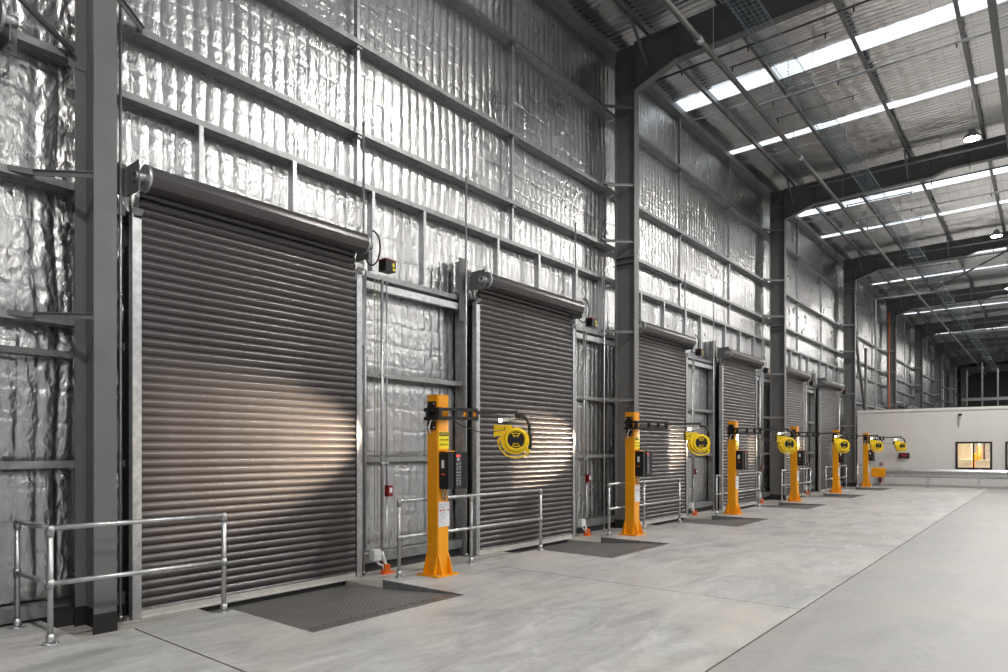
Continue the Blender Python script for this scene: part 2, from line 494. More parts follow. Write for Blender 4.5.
# ------------------------------------------------------------------ portal frames
def ordinal(k): return ['first', 'second', 'third', 'fourth', 'fifth', 'sixth', 'seventh', 'eighth', 'ninth'][k]
def ibeam(mb, x0, x1, yc, w, z0, z1, tf=0.016, tw=0.012):
    """upright I: flanges face +-x"""
    mb.box(x0, x0 + tf, yc - w / 2, yc + w / 2, z0, z1)
    mb.box(x1 - tf, x1, yc - w / 2, yc + w / 2, z0, z1)
    mb.box(x0 + tf, x1 - tf, yc - tw / 2, yc + tw / 2, z0, z1)
sh = MB(); ibeam(sh, COL_X0, COL_X1, 0, 0.195, -0.10, 10.16); col_me = sh.mesh('shaft', M['steel'])
sk = MB(); ibeam(sk, COL_X0 - 0.003, COL_X1 + 0.003, 0, 0.205, -0.10, 0.085, 0.020, 0.02); skirt_me = sk.mesh('base_coating', M['black_base'])
sf = MB(); sf.box(COL_X0 + 0.016, COL_X1 - 0.016, -0.0945, 0.0945, -0.006, 0.006); stiff_me = sf.mesh('stiffener', M['steel'])
bl = MB()
for dx in (-0.16, 0.09):
    pass
COLS = []
clabels = ['dark grey steel column nearest the camera behind the corner handrail',
           'second dark grey steel column, standing behind the second orange post',
           'third dark grey steel column, left of the fourth orange post',
           'fourth dark grey steel column, at the left end of the white wall',
           'fifth steel column, first one rising behind the white wall',
           'sixth steel column, second one seen above the white wall',
           'seventh steel column, third one seen above the white wall',
           'eighth steel column, fourth one seen above the white wall',
           'ninth steel column, farthest and smallest above the white wall']
for k in range(NFRAME):
    yc = COL_Y0 + BAY * k
    c = tag(empty('steel_column', (0, yc, 0)), clabels[k], 'column', 'steel columns along the dock wall')
    put('shaft', col_me, c); put('base_coating', skirt_me, c)
    for z in (9.18, 9.75): put('stiffener', stiff_me, c, (0, 0, z))
    if k > 0:
        for z in (5.55, 5.68): put('stiffener', stiff_me, c, (0, 0, z))
    for z in ([2.80, 4.10] if k == 0 else [2.62, 4.05, 5.95, 7.14, 8.78]):
        mb = MB(); mb.bar((GIRT_X - 0.02, -0.62, z + 0.03), (GIRT_X + 0.06, -0.45, z + 0.02), 0.05, 0.05)
        mb.bar((GIRT_X + 0.06, -0.45, z + 0.02), (COL_X1 - 0.03, -0.06, z + 0.02), 0.012, 0.055)
        mb.bar((GIRT_X + 0.06, -0.45, z + 0.045), (COL_X1 - 0.03, -0.06, z + 0.045), 0.045, 0.008)
        mb.build('fly_brace', M['steel'], c)
    if k == 0:
        mb = MB(); mb.bar((COL_X1 - 0.03, 0.06, 5.90), (GIRT_X + 0.02, 0.52, 5.90), 0.012, 0.06); mb.bar((COL_X1 - 0.03, 0.06, 5.93), (GIRT_X + 0.02, 0.52, 5.93), 0.05, 0.008)
        mb.build('fly_brace', M['steel'], c)
        mb = MB(); mb.tube([(-0.22, -0.13, 5.36), (-0.22, -1.5, 6.28)], 0.028, 10); mb.build('tie_rod', M['steel'], c)
        mb = MB(); mb.box(-0.275, -0.265, -0.16, -0.006, 5.24, 5.48); mb.build('gusset_plate', M['steel'], c)
    COLS.append(c)
# yellow-green bolt heads on the first column's edge
roofz = lambda x: 10.44 + 0.012 * x
XMAX = 24.0
PURLIN_X = [-0.42, 0.45, 1.95, 3.70, 5.50] + [7.25 + 1.8 * i for i in range(10)]
SKY = [(3.20, 3.82), (6.80, 7.12)]       # offsets inside each bay
# rafter
def rafter_mesh():
    mb = MB(); w = 0.20; tf = 0.016
    top = [(COL_X1, 10.15), (XMAX, 10.15 + 0.012 * XMAX)]
    bot = [(COL_X1, 9.17), (1.10, 9.49), (4.30, 9.53), (4.68, 9.66), (XMAX, 9.66 + 0.012 * (XMAX - 4.68))]
    mb.extrude([top[0]] + bot + [top[1]], 'y', -0.006, 0.006)
    def flange(p, q, dz):
        (x0, z0), (x1, z1) = p, q
        mb.v += []
        b = len(mb.v)
        for (x, z) in ((x0, z0), (x1, z1)):
            for y in (-w / 2, w / 2):
                for d in (0, dz): mb.v.append((x, y, z + d))
        for q in ((0, 1, 3, 2), (4, 6, 7, 5), (0, 4, 5, 1), (2, 3, 7, 6), (0, 2, 6, 4), (1, 5, 7, 3)): mb.face([b + i for i in q])
    flange(top[0], top[1], tf)
    for p, q in zip(bot[:-1], bot[1:]): flange(p, q, -tf)
    return mb.mesh('web_and_flanges', M['steel'])
raf_me = rafter_mesh()
rs = MB(); rs.box(-0.006, 0.006, -0.095, 0.095, 9.52, 10.16); rst_me = rs.mesh('stiffener', M['steel'])
fb = MB(); fb.bar((0, -0.75, 10.22), (0, -0.04, 9.60), 0.05, 0.05); fb.bar((0, 0.75, 10.22), (0, 0.04, 9.60), 0.05, 0.05)
fb_me = fb.mesh('fly_brace', M['steel'])
for k in range(NFRAME):
    yc = COL_Y0 + BAY * k
    r = tag(empty('roof_rafter', (0, yc, 0)), 'dark grey haunched steel roof beam on the %s column from the camera' % ordinal(k), 'beam', 'roof beams of the portal frames')
    put('web_and_flanges', raf_me, r)
    for x in (1.10, 2.6, 4.30, 5.2): put('stiffener', rst_me, r, (x, 0, 0))
    for x in PURLIN_X[1:6:1]:
        if x in (0.45, 3.70): put('fly_brace', fb_me, r, (x, 0, 0))

# ------------------------------------------------------------------ ceiling
ceil = tag(empty('ceiling'), 'foil lined low pitched roof with purlins and skylight strips', 'ceiling', kind='structure')
def roof_strip(y0, y1, x0, x1, fine):
    ny = max(2, int((y1 - y0) / fine) + 1); nx = max(2, int((x1 - x0) / (0.075 if fine < 0.05 else 0.2)) + 1)
    Y, X = np.meshgrid(np.linspace(y0, y1, ny), np.linspace(x0, x1, nx), indexing='ij')
    sag = np.abs(np.sin(np.pi * (Y / 0.155 + 0.3 * vnoise(X * 1.5, Y * 1.5)))) ** 0.7 * 0.030 * (0.5 + vnoise(X * 0.9 + 8, Y * 2.1))
    sag += np.abs(np.sin(np.pi * X / 0.30)) ** 0.6 * 0.006
    big = vnoise(X * 0.8 + 30, Y * 0.7) * 0.03 + (1 - np.abs(2 * vnoise(X * 5, Y * 6) - 1)) ** 2 * 0.012
    Z = 10.46 + 0.012 * X - sag - big
    P = np.stack([X, Y, Z], -1)[:, ::-1]
    return grid_object('foil_blanket', P, M['roof_foil'], ceil)
edges = [-14.0]
sky_bands = []
for k in range(-2, NFRAME - 1):
    for (a, b) in SKY:
        y = COL_Y0 + BAY * k
        if y + a > -14: sky_bands.append((y + a, y + b))
yy = -14.0
for (a, b) in sky_bands + [(Y_END, Y_END)]:
    fine = 0.03 if (a > 7 and yy < 34) else 0.12
    roof_strip(yy, a, -0.6, 7.5, fine); roof_strip(yy, a, 7.5, XMAX, 0.25)
    yy = b
for (a, b) in sky_bands:
    mb = MB(); mb.extrude([(-0.6, roofz(-0.6) - 0.030), (XMAX, roofz(XMAX) - 0.030), (XMAX, roofz(XMAX) - 0.024), (-0.6, roofz(-0.6) - 0.024)], 'y', a - 0.01, b + 0.01)
    mb.build('skylight_sheet', M['skylight'], ceil)
MB().extrude([(-0.75, 10.6), (XMAX, 10.9), (XMAX, 10.95), (-0.75, 10.65)], 'y', -14, Y_END).build('roof_sheeting', M['clad'], ceil)
def purlin_mesh():
    mb = MB()
    mb.extrude([(0, 0), (0.075, 0), (0.075, 0.02), (0.069, 0.02), (0.069, 0.006), (0.006, 0.006), (0.006, 0.234), (0.075, 0.234), (0.075, 0.24), (0, 0.24)], 'y', -0.06, BAY + 0.06)
    return mb.mesh('purlin', M['purlin'])
pm = purlin_mesh()
for x in PURLIN_X:
    for k in range(-1, NFRAME - 1):
        put('purlin', pm, ceil, (x, COL_Y0 + BAY * k, 10.19 + 0.012 * x))
# bridging rails across the purlins beside the skylights
for k in range(0, NFRAME - 1):
    for off in (4.05, 7.45):
        y = COL_Y0 + BAY * k + off
        for xa, xb in zip(PURLIN_X[:5], PURLIN_X[1:6]):
            MB().box(xa + 0.08, xb - 0.01, y, y + 0.05, 10.24 + 0.012 * xa, 10.247 + 0.012 * xa).build('purlin_bridging', M['galv'], ceil)

# ------------------------------------------------------------------ roller doors
SLAT_H = 0.0875
def slat_mesh(width):
    mb = MB(); n = 8; prof = []
    for i in range(n + 1):
        s = i / n
        prof.append((DOOR_X + 0.024 * math.sin(math.pi * s) ** 0.8, s * SLAT_H))
    b = len(mb.v)
    for y in (0, width):
        for (x, z) in prof: mb.v.append((x, y, z))
    for i in range(n): mb.face((b + i, b + n + 1 + i, b + n + 2 + i, b + i + 1), True)
    for y in (0, width):                      # thin back leaf closes the slat
        mb.v += [(DOOR_X - 0.004, y, 0), (DOOR_X - 0.004, y, SLAT_H)]
    e = b + 2 * (n + 1)
    mb.face((e, e + 1, e + 3, e + 2))
    return mb.mesh('slat', M['door'])
def drum_mesh(width, r):
    mb = MB(); n = 40; b = 0
    prof = []
    for i in range(n):
        a = 2 * math.pi * i / n
        rr = r * (1 + (0.02 if (i % 5 == 0) else 0.0))
        prof.append((rr * math.cos(a), rr * math.sin(a)))
    mb.extrude(prof, 'y', 0, width, smooth=False)
    return mb.mesh('drum', M['door'])
W_D = 2.68
slat_me = slat_mesh(W_D); drum_me = drum_mesh(W_D, 0.128)
ed = MB(); ed.tube([(0, 0, 0), (0, 0.03, 0)], 0.135, 28); end_me = ed.mesh('end_disc', M['galv'])
ax = MB(); ax.tube([(0, 0, 0), (0, 0.14, 0)], 0.05, 16); axle_me = ax.mesh('axle', M['galv'])
gd = MB(); gd.box(-0.06, 0.03, 0, 0.008, 0, 4.03); gd.box(0.022, 0.03, 0, 0.085, 0, 4.0); gd.box(-0.06, -0.052, 0, 0.085, 0, 4.0)
gd.bar((0.0, 0.05, 4.03), (0.06, 0.05, 4.09), 0.1, 0.008)
guide_me = gd.mesh('guide_rail', M['galv'])
br = MB()
br.box(0.0, 0.29, 0, 0.012, -0.16, 0.14)
br.box(0.0, 0.012, -0.11, 0.0, -0.16, 0.16)
for dz in (-0.11, -0.035, 0.04, 0.115):
    br.box(0.012, 0.028, -0.075, -0.05, dz - 0.012, dz + 0.012)
br.tube([(0.235, -0.02, 0.0), (0.235, 0.05, 0.0)], 0.03, 12)
bracket_me = br.mesh('bracket', M['steel'])
bb = MB(); bb.box(DOOR_X - 0.012, DOOR_X + 0.024, 0, W_D, -0.095, -0.02); bb.box(DOOR_X + 0.024, DOOR_X + 0.055, 0, W_D, -0.095, -0.078)
rail_me = bb.mesh('bottom_rail', M['door_rail'])
sl = MB(); sl.box(DOOR_X - 0.01, DOOR_X + 0.012, 0, W_D, -0.15, -0.095); seal_me = sl.mesh('rubber_seal', M['rubber'])
# operator parts
op = MB(); op.box(-0.07, 0.07, -0.02, 0.16, -0.085, 0.055)
for i in range(4): op.box(-0.078, 0.078, -0.02 + 0.0, 0.10, -0.075 + i * 0.032, -0.062 + i * 0.032)
oper_me = op.mesh('operator', M['black'])
oy = MB(); oy.box(0.07, 0.076, 0.09, 0.13, -0.02, 0.03); oy.box(0.07, 0.076, 0.10, 0.15, -0.07, -0.04); opy_me = oy.mesh('yellow_mark', M['sign_yellow'])
orr = MB(); orr.box(-0.075, 0.08, -0.025, 0.06, 0.056, 0.075); orr.box(-0.05, 0.075, 0.08, 0.165, 0.056, 0.072); opr_me = orr.mesh('red_cover', M['red'])
lk = MB()
lk.tube([(0.02 + 0.09 * math.sin(a) , 0.05 + 0.05 * math.sin(a), 0.02 + 0.20 * math.cos(a) - 0.05 * a / 3) for a in [i * 0.3 for i in range(17)]], 0.011, 8)
loop_me = lk.mesh('cable_loop', M['rubber'])
ch = MB()
for i in range(84):
    z = 3.86 - i * 0.04
    a = (i % 2) * 0.006
    ch.box(-0.010 + a, -0.002 + a, -0.004, 0.004, z - 0.036, z)
    ch.box(-0.004, 0.004, 0.046 + a, 0.054 + a, z - 0.036, z)
chain_me = ch.mesh('hoist_chain', M['brass_chain'])
dlabels = ['large dark grey roller door nearest the camera behind the corner handrail',
           'second dark grey roller door, right of the nearest orange post',
           'third dark grey roller door, right of the second steel column',
           'fourth dark grey roller door, behind the third orange post',
           'fifth dark grey roller door, just right of the third steel column',
           'sixth dark grey roller door, farthest one before the white wall']
def roller_door(n, y0, nsl, zc, label, plain=False):
    d = tag(empty('door_%d' % n, (0, y0, 0)), label, 'roller door', 'roller doors in the dock wall', 'structure')
    for i in range(nsl): put('slat', slat_me, d, (0, 0, -0.075 + i * SLAT_H))
    r = put('bottom_rail', rail_me, d); put('rubber_seal', seal_me, r)
    dr = put('drum', drum_me, d, (0.045, 0, zc))
    put('end_disc', end_me, dr, (0, -0.03, 0)); put('end_disc', end_me, dr, (0, W_D, 0))
    put('axle', axle_me, dr, (0, -0.12, 0)); put('axle', axle_me, dr, (0, W_D, 0))
    g1 = put('guide_rail', guide_me, d, (DOOR_X, -0.08, -0.1))
    if not plain:
        g2 = put('guide_rail', guide_me, d, (DOOR_X, W_D + 0.10, -0.1)); g2.scale = (1, -1, 1)
    b1 = put('bracket', bracket_me, d, (-0.19, -0.10, zc + 0.01))
    b2 = put('bracket', bracket_me, d, (-0.19, W_D + 0.09, zc - 0.02)); b2.scale = (0.9, -1, 1)
    if plain: return d
    o = put('operator', oper_me, d, (0.10, W_D + 0.30, zc - 0.22))
    put('yellow_mark', opy_me, o); put('red_cover', opr_me, o)
    put('cable_loop', loop_me, d, (0.045, W_D + 0.10, zc - 0.02))
    put('hoist_chain', chain_me, d, (0.0, W_D + 0.24, 0))
    return d
for k in range(6):
    roller_door(k + 1, 2.925 + PITCH * k, 51, 4.262, dlabels[k])
for i, k in enumerate((8, 9, 10, 11)):
    roller_door(7 + i, 2.925 + PITCH * k, 51, 4.262, 'far grey roller door seen above the white wall, %s from the wall' % ['nearest', 'second', 'third', 'fourth'][i])
# taller door whose drum end shows at the top left corner
d0 = roller_door(11, -0.97, 62, 5.27, 'taller roller door at the left edge, only its drum end in view', True)

# ------------------------------------------------------------------ dock levellers
lvl_labels = ['nearest dark chequer plate dock leveller set in the floor before the first roller door',
              'second dock leveller plate in the floor, left of the second orange post',
              'third dock leveller plate in the floor, left of the third orange post',
              'fourth dock leveller plate in the floor, left of the fourth orange post',
              'fifth dock leveller plate in the floor, left of the fifth orange post',
              'sixth dock leveller plate in the floor, left of the last orange post']
PW = PIT_Y[0][1] - PIT_Y[0][0]
pl = MB(); pl.extrude([(1.80, -0.012), (1.80, -0.04), (-0.16, -0.19), (-0.16, -0.16)], 'y', 0.03, PW - 0.03); plate_me = pl.mesh('ramp_plate', M['plate'])
hg = MB(); hg.extrude([(1.955, -0.001), (1.955, -0.03), (1.805, -0.04), (1.805, -0.011)], 'y', 0.03, PW - 0.03)
for i in range(12): hg.box(1.79, 1.82, 0.08 + i * 0.155, 0.16 + i * 0.155, -0.02, -0.006)
hinge_me = hg.mesh('hinge_strip', M['hinge'])
kb = MB(); kb.box(SX0, PIT_X1, PW - 0.015, PW + 0.004, -0.25, 0.002); kb.box(SX0 - 0.002, PIT_X1, -0.004, 0.015, -0.25, 0.002); kb.box(PIT_X1 - 0.014, PIT_X1 + 0.006, 0, PW, -0.25, 0.002)
kerb_me = kb.mesh('kerb_angle', M['kerb'])
ti = MB(); ti.box(0.62, 0.634, PW - 0.017, PW - 0.0155, -0.1, 0.0); ti.box(0.62, 0.632, PW - 0.02, PW + 0.0, -0.1, 0.001)
tip_me = ti.mesh('kerb_end', M['trim'])
for k in range(6):
    L = tag(empty('dock_leveller', (0, PIT_Y[k][0], 0)), lvl_labels[k], 'dock leveller', 'dock levellers in the floor')
    put('ramp_plate', plate_me, L); put('hinge_strip', hinge_me, L); kk = put('kerb_angle', kerb_me, L); put('kerb_end', tip_me, kk)

# ------------------------------------------------------------------ handrails
RP = 0.0225
pm_ = MB(); pm_.tube([(0, 0, 0.0), (0, 0, 0.95)], RP, 12); post_me = pm_.mesh('post', M['galv'])
fm = MB(); fm.tube([(0, 0, 0), (0, 0, 0.010)], 0.062, 18); fm.tube([(0, 0, 0.01), (0, 0, 0.085)], 0.031, 14)
for a in range(4):
    fm.tube([(0.046 * math.cos(a * 1.571 + .78), 0.046 * math.sin(a * 1.571 + .78), 0.008), (0.046 * math.cos(a * 1.571 + .78), 0.046 * math.sin(a * 1.571 + .78), 0.022)], 0.007, 6)
flange_me = fm.mesh('base_flange', M['galv'])
tm = MB(); tm.tube([(0, 0, 0.455), (0, 0, 0.53)], 0.030, 14); tee_me = tm.mesh('tee_fitting', M['galv'])
em = MB(); em.tube([(0, 0, 0.885), (0, 0, 0.955), (0, 0, 0.975)], [0.030, 0.030, 0.016], 14); elb_me = em.mesh('elbow_fitting', M['galv'])
def handrail(pts, label):
    h = tag(empty('handrail', (pts[0][0], pts[0][1], 0)), label, 'handrail', 'pipe handrails beside the dock pits')
    ox, oy_ = pts[0]
    for (x, y) in pts:
        p = put('post', post_me, h, (x - ox, y - oy_, 0))
        put('base_flange', flange_me, p); put('tee_fitting', tee_me, p); put('elbow_fitting', elb_me, p)
    segs = [(pts[0], pts[-1])] if len(pts) == 3 and abs(pts[0][0] - pts[1][0]) < 0.3 else list(zip(pts[:-1], pts[1:]))
    for (a, b) in segs:
        for nm, z in (('top_rail', 0.95), ('mid_rail', 0.495)):
            MB().tube([(a[0] - ox, a[1] - oy_, z), (b[0] - ox, b[1] - oy_, z)], RP * 0.98, 12).build(nm, M['galv'], h)
    return h
handrail([(-0.21, 1.92), (0.60, 1.93), (0.66, 3.39)], 'galvanised corner handrail at lower left around the first steel column')
hl = ['handrail behind the nearest orange post, in front of the second roller door',
      'handrail behind the second orange post beside the second steel column',
      'handrail behind the third orange post',
      'handrail behind the fourth orange post, beyond the third steel column',
      'handrail behind the fifth orange post, before the fourth steel column',
      'short handrail behind the last orange post by the white wall']
for k in range(6):
    yc = 6.04 + PITCH * k
    yend = 2.58 if k < 5 else 1.45
    ym = 0.95 if k < 5 else 0.7
    handrail([(0.66, yc - 0.36), (0.69, yc + ym), (0.70, yc + yend)], 'galvanised two-rail pipe ' + hl[k])

# ------------------------------------------------------------------ orange dock posts with swing arm, lamp and blower
bp_ = MB(); bp_.box(-0.19, 0.19, -0.19, 0.19, 0, 0.02); base_me = bp_.mesh('base_plate', M['orange'])
abm = MB(); abm.tube([(0, 0, 0.02), (0, 0, 0.035)], 0.014, 6); abolt_me = abm.mesh('anchor_bolt', M['galv'])
def bevel_post():
    mb = MB(); w, c = 0.1, 0.012
    poly = [(-w + c, -w), (w - c, -w), (w, -w + c), (w, w - c), (w - c, w), (-w + c, w), (-w, w - c), (-w, -w + c)]
    mb.extrude(poly, 'z', 0.02, 2.27); mb.extrude([(a * 1.03, b * 1.03) for a, b in poly], 'z', 2.27, 2.285)
    return mb.mesh('post', M['orange'])
opost_me = bevel_post()
GUSSETS = []
for axis in ('x', 'y'):
    for sx in (-0.088, 0.088):
        for sy in (-1, 1):
            gs = MB(); gs.extrude([(sy * 0.098, 0.02), (sy * 0.17, 0.02), (sy * 0.165, 0.06), (sy * 0.12, 0.22), (sy * 0.098, 0.28)], axis, sx - 0.008, sx + 0.008)
            GUSSETS.append(gs.mesh('gusset', M['orange']))
pp = MB(); pp.box(-0.075, 0.065, -0.118, -0.098, 1.84, 2.20)
plate_b_me = pp.mesh('mount_plate', M['black'])
pb = MB(); pb.tube([(0, -0.118, 0), (0, -0.13, 0)], 0.011, 6); pbolt_me = pb.mesh('plate_bolt', M['galv'])
cb = MB(); cb.box(0.115, 0.27, -0.09, 0.02, 1.10, 1.55); cb.box(0.10, 0.115, -0.07, 0.10, 1.12, 1.53)
cbox_me = cb.mesh('control_box', M['black'])
c2 = MB(); c2.box(0.15, 0.285, 0.025, 0.25, 1.10, 1.56)
for i in range(14): c2.box(0.285, 0.295, 0.145, 0.24, 1.12 + i * 0.031, 1.132 + i * 0.031)
cdoor_me = c2.mesh('panel_unit', M['black'])
cl = MB(); cl.box(0.285, 0.287, 0.035, 0.135, 1.13, 1.54)
for r_ in range(9):
    pass
clab_me = cl.mesh('panel_face', simple('dark_panel_print', (0.05, 0.055, 0.065), 0.4, 0, 0.1, 30))
def dots(specs, m, nm):
    mb = MB()
    for (y, z, w, h) in specs: mb.box(0.287, 0.289, y, y + w, z, z + h)
    return mb.mesh(nm, m)
rows = []
for r_ in range(8):
    for c_ in range(2):
        rows.append((0.042 + c_ * 0.047, 1.15 + r_ * 0.036 + random.random() * 0.01, 0.018 + 0.018 * random.random(), 0.014))
print_me = dots(rows, M['greyprint'], 'panel_print')
red_me = dots([(0.040, 1.50, 0.03, 0.028), (0.078, 1.50, 0.03, 0.028)], M['indicator'], 'indicator_light')
pw_me = dots([(0.062, 1.455, 0.02, 0.03)], M['white'], 'panel_sticker')
sl2 = MB(); sl2.box(0.155, 0.20, -0.0925, -0.09, 1.36, 1.46); side_lab_me = sl2.mesh('side_label', M['white'])
sl3 = MB(); sl3.box(0.15, 0.21, -0.0925, -0.09, 1.275, 1.29); side_lab2_me = sl3.mesh('orange_label', M['orangeguard'])
lg = MB(); lg.box(0.10, 0.20, -0.08, 0.10, 1.565, 1.58); ledge_me = lg.mesh('ledge', M['orange'])
cs = MB(); cs.box(0.1005, 0.104, -0.085, 0.095, 1.60, 1.82); caution_me = cs.mesh('caution_sign', M['sign_yellow'])
chh = MB(); chh.box(0.104, 0.1055, -0.080, 0.090, 1.765, 1.812); chead_me = chh.mesh('sign_header', M['black'])
t1 = text_mesh('CAUTION', 0.042, M['sign_yellow']); t2 = text_mesh('OPEN ARM', 0.033, M['black']); t3 = text_mesh('BEFORE USE', 0.029, M['black'])
no = MB(); no.box(0.1005, 0.103, -0.09, 0.105, 0.62, 0.93); notice_me = no.mesh('notice', M['paper'])
nr_ = MB()
for (y, z, w) in ((-0.075, 0.815, 0.05), (-0.005, 0.818, 0.035), (0.065, 0.818, 0.03)): nr_.box(0.103, 0.1042, y, y + w, z, z + 0.018)
nred_me = nr_.mesh('red_print', M['redprint'])
ng = MB()
for i in range(13):
    z = 0.64 + i * 0.0215
    if abs(z - 0.82) < 0.02: continue
    ng.box(0.103, 0.1041, -0.075, -0.075 + 0.05 + 0.11 * random.random(), z, z + 0.006)
ngrey_me = ng.mesh('grey_print', M['greyprint'])
wc = MB(); wc.tube([(0.14, -0.03, 1.12), (0.13, -0.04, 1.03), (0.108, -0.02, 0.97)], 0.010, 8); wc.tube([(0.18, -0.0, 1.12), (0.15, 0.0, 1.02), (0.108, 0.02, 0.95)], 0.010, 8)
wcab_me = wc.mesh('flex_conduit', M['galv'])
cable2 = MB(); cable2.tube([(0.115, -0.15, 1.97), (0.06, -0.15, 1.985), (0.01, -0.14, 1.95), (-0.03, -0.13, 1.87), (-0.02, -0.115, 1.79)], 0.011, 8)
cab2_me = cable2.mesh('grey_cable', M['white'])

AX = Vector((0.63, -0.776, 0)).normalized()     # blower faces this way
RU = Vector((0.776, 0.63, 0)).normalized()
def fan_parts():
    """meshes in a frame: x = right, y = facing out, z = up"""
    R = 0.17; D = 0.14
    mtx = Matrix((( RU.x, AX.x, 0), (RU.y, AX.y, 0), (0, 0, 1))).to_4x4()
    def fin(mb): mb.v = [tuple(mtx @ Vector(v)) for v in mb.v]; return mb
    h = MB()
    # snail scroll: radius grows towards the outlet at upper left
    n = 40; sec = []
    out = []
    for i in range(n + 1):
        a = math.radians(120) - 2 * math.pi * i / n * 0.93
        rr = 0.165 + 0.055 * (1 - i / n)
        rr = 0.165 + 0.055 * (i / n)
        out.append((rr * math.cos(a), rr * math.sin(a)))
    h.extrude(out, 'y', -D / 2, D / 2, smooth=False)
    # outlet throat to the left at the top
    h.box(-0.29, -0.05, -D / 2 + 0.005, D / 2 - 0.005, 0.055, 0.205)
    h.box(-0.305, -0.27, -D / 2 - 0.004, D / 2 + 0.004, 0.045, 0.215)
    # raised front ring
    ring = []
    m = 32
    b = len(h.v)
    for i in range(m):
        a = 2 * math.pi * i / m
        for (r, y) in ((0.165, D / 2), (0.155, D / 2 + 0.035), (0.125, D / 2 + 0.035), (0.115, D / 2 + 0.012)):
            h.v.append((r * math.cos(a), y, r * math.sin(a)))
    for i in range(m):
        j = (i + 1) % m
        for q in range(3): h.face((b + i * 4 + q, b + j * 4 + q, b + j * 4 + q + 1, b + i * 4 + q + 1), True)
    fin(h)
    hole = MB(); hole.box(-0.309, -0.304, -D / 2 + 0.02, D / 2 - 0.02, 0.075, 0.185); fin(hole)
    g = MB(); g.tube([(0, D / 2 - 0.01, 0), (0, D / 2 + 0.014, 0)], 0.118, 32); fin(g)
    hub = MB(); hub.tube([(0, D / 2 + 0.014, 0), (0, D / 2 + 0.03, 0)], 0.035, 20)
    for k in range(4):
        a = math.radians(45 + 90 * k)
        hub.bar((0.03 * math.cos(a), D / 2 + 0.02, 0.03 * math.sin(a)), (0.115 * math.cos(a), D / 2 + 0.02, 0.115 * math.sin(a)), 0.014, 0.05, (0, 1, 0))
    fin(hub)
    wd = MB()
    for s in (1, -1):
        for (r0, r1) in ((0.050, 0.064), (0.085, 0.100)):
            pts = []
            for k in range(9):
                a = math.radians(90 * s - 33 + 66 * k / 8); pts.append(a)
            for a0, a1 in zip(pts[:-1], pts[1:]):
                wd.bar((0.5 * (r0 + r1) * math.cos(a0), D / 2 + 0.022, 0.5 * (r0 + r1) * math.sin(a0)), (0.5 * (r0 + r1) * math.cos(a1), D / 2 + 0.022, 0.5 * (r0 + r1) * math.sin(a1)), 0.012, r1 - r0, (0, 1, 0))
        for d in (-30, 30):
            a = math.radians(90 * s + d)
            wd.bar((0.04 * math.cos(a), D / 2 + 0.022, 0.04 * math.sin(a)), (0.116 * math.cos(a), D / 2 + 0.022, 0.116 * math.sin(a)), 0.012, 0.014, (0, 1, 0))
    fin(wd)
    hd = MB(); pts = []
    for k in range(15):
        a = math.radians(178 + 140 * k / 14)
        pts.append((0.245 * math.cos(a), 0.0, 0.245 * math.sin(a)))
    for p, q in zip(pts[:-1], pts[1:]): hd.bar(p, q, 0.10, 0.022, (0, 1, 0)) if False else hd.bar(p, q, 0.022, 0.10, (0, 1, 0))
    for k in (0, 14): hd.bar(pts[k], (pts[k][0] * 0.78, 0, pts[k][2] * 0.78), 0.05, 0.10, (0, 1, 0))
    fin(hd)
    return [x for x in (h.mesh('blower_housing', M['yellow']), hole.mesh('outlet_opening', M['black']), g.mesh('intake_grille', M['black']), hub.mesh('intake_hub', M['black']), wd.mesh('intake_guard', M['yellow']), hd.mesh('carry_handle', M['yellow']))]
FAN = fan_parts()
def arm_elem(mb, a, b, z0, z1, w=0.05):
    mb.bar((a[0], a[1], z0), (b[0], b[1], z1), w, 0.042)
clabel = ['nearest orange dock post with black swing arm, yellow blower and control box',
          'second orange dock post with yellow blower, before the second steel column',
          'third orange dock post with yellow blower, before the fourth roller door',
          'fourth orange dock post with yellow blower, right of the third steel column',
          'fifth orange dock post with yellow blower, before the sixth roller door',
          'last and smallest orange dock post, beside the white wall']
TIPS = [(0.32, 1.22), (0.60, 1.72), (0.84, 1.58), (1.00, 1.58), (1.06, 1.55), (1.18, 0.75)]
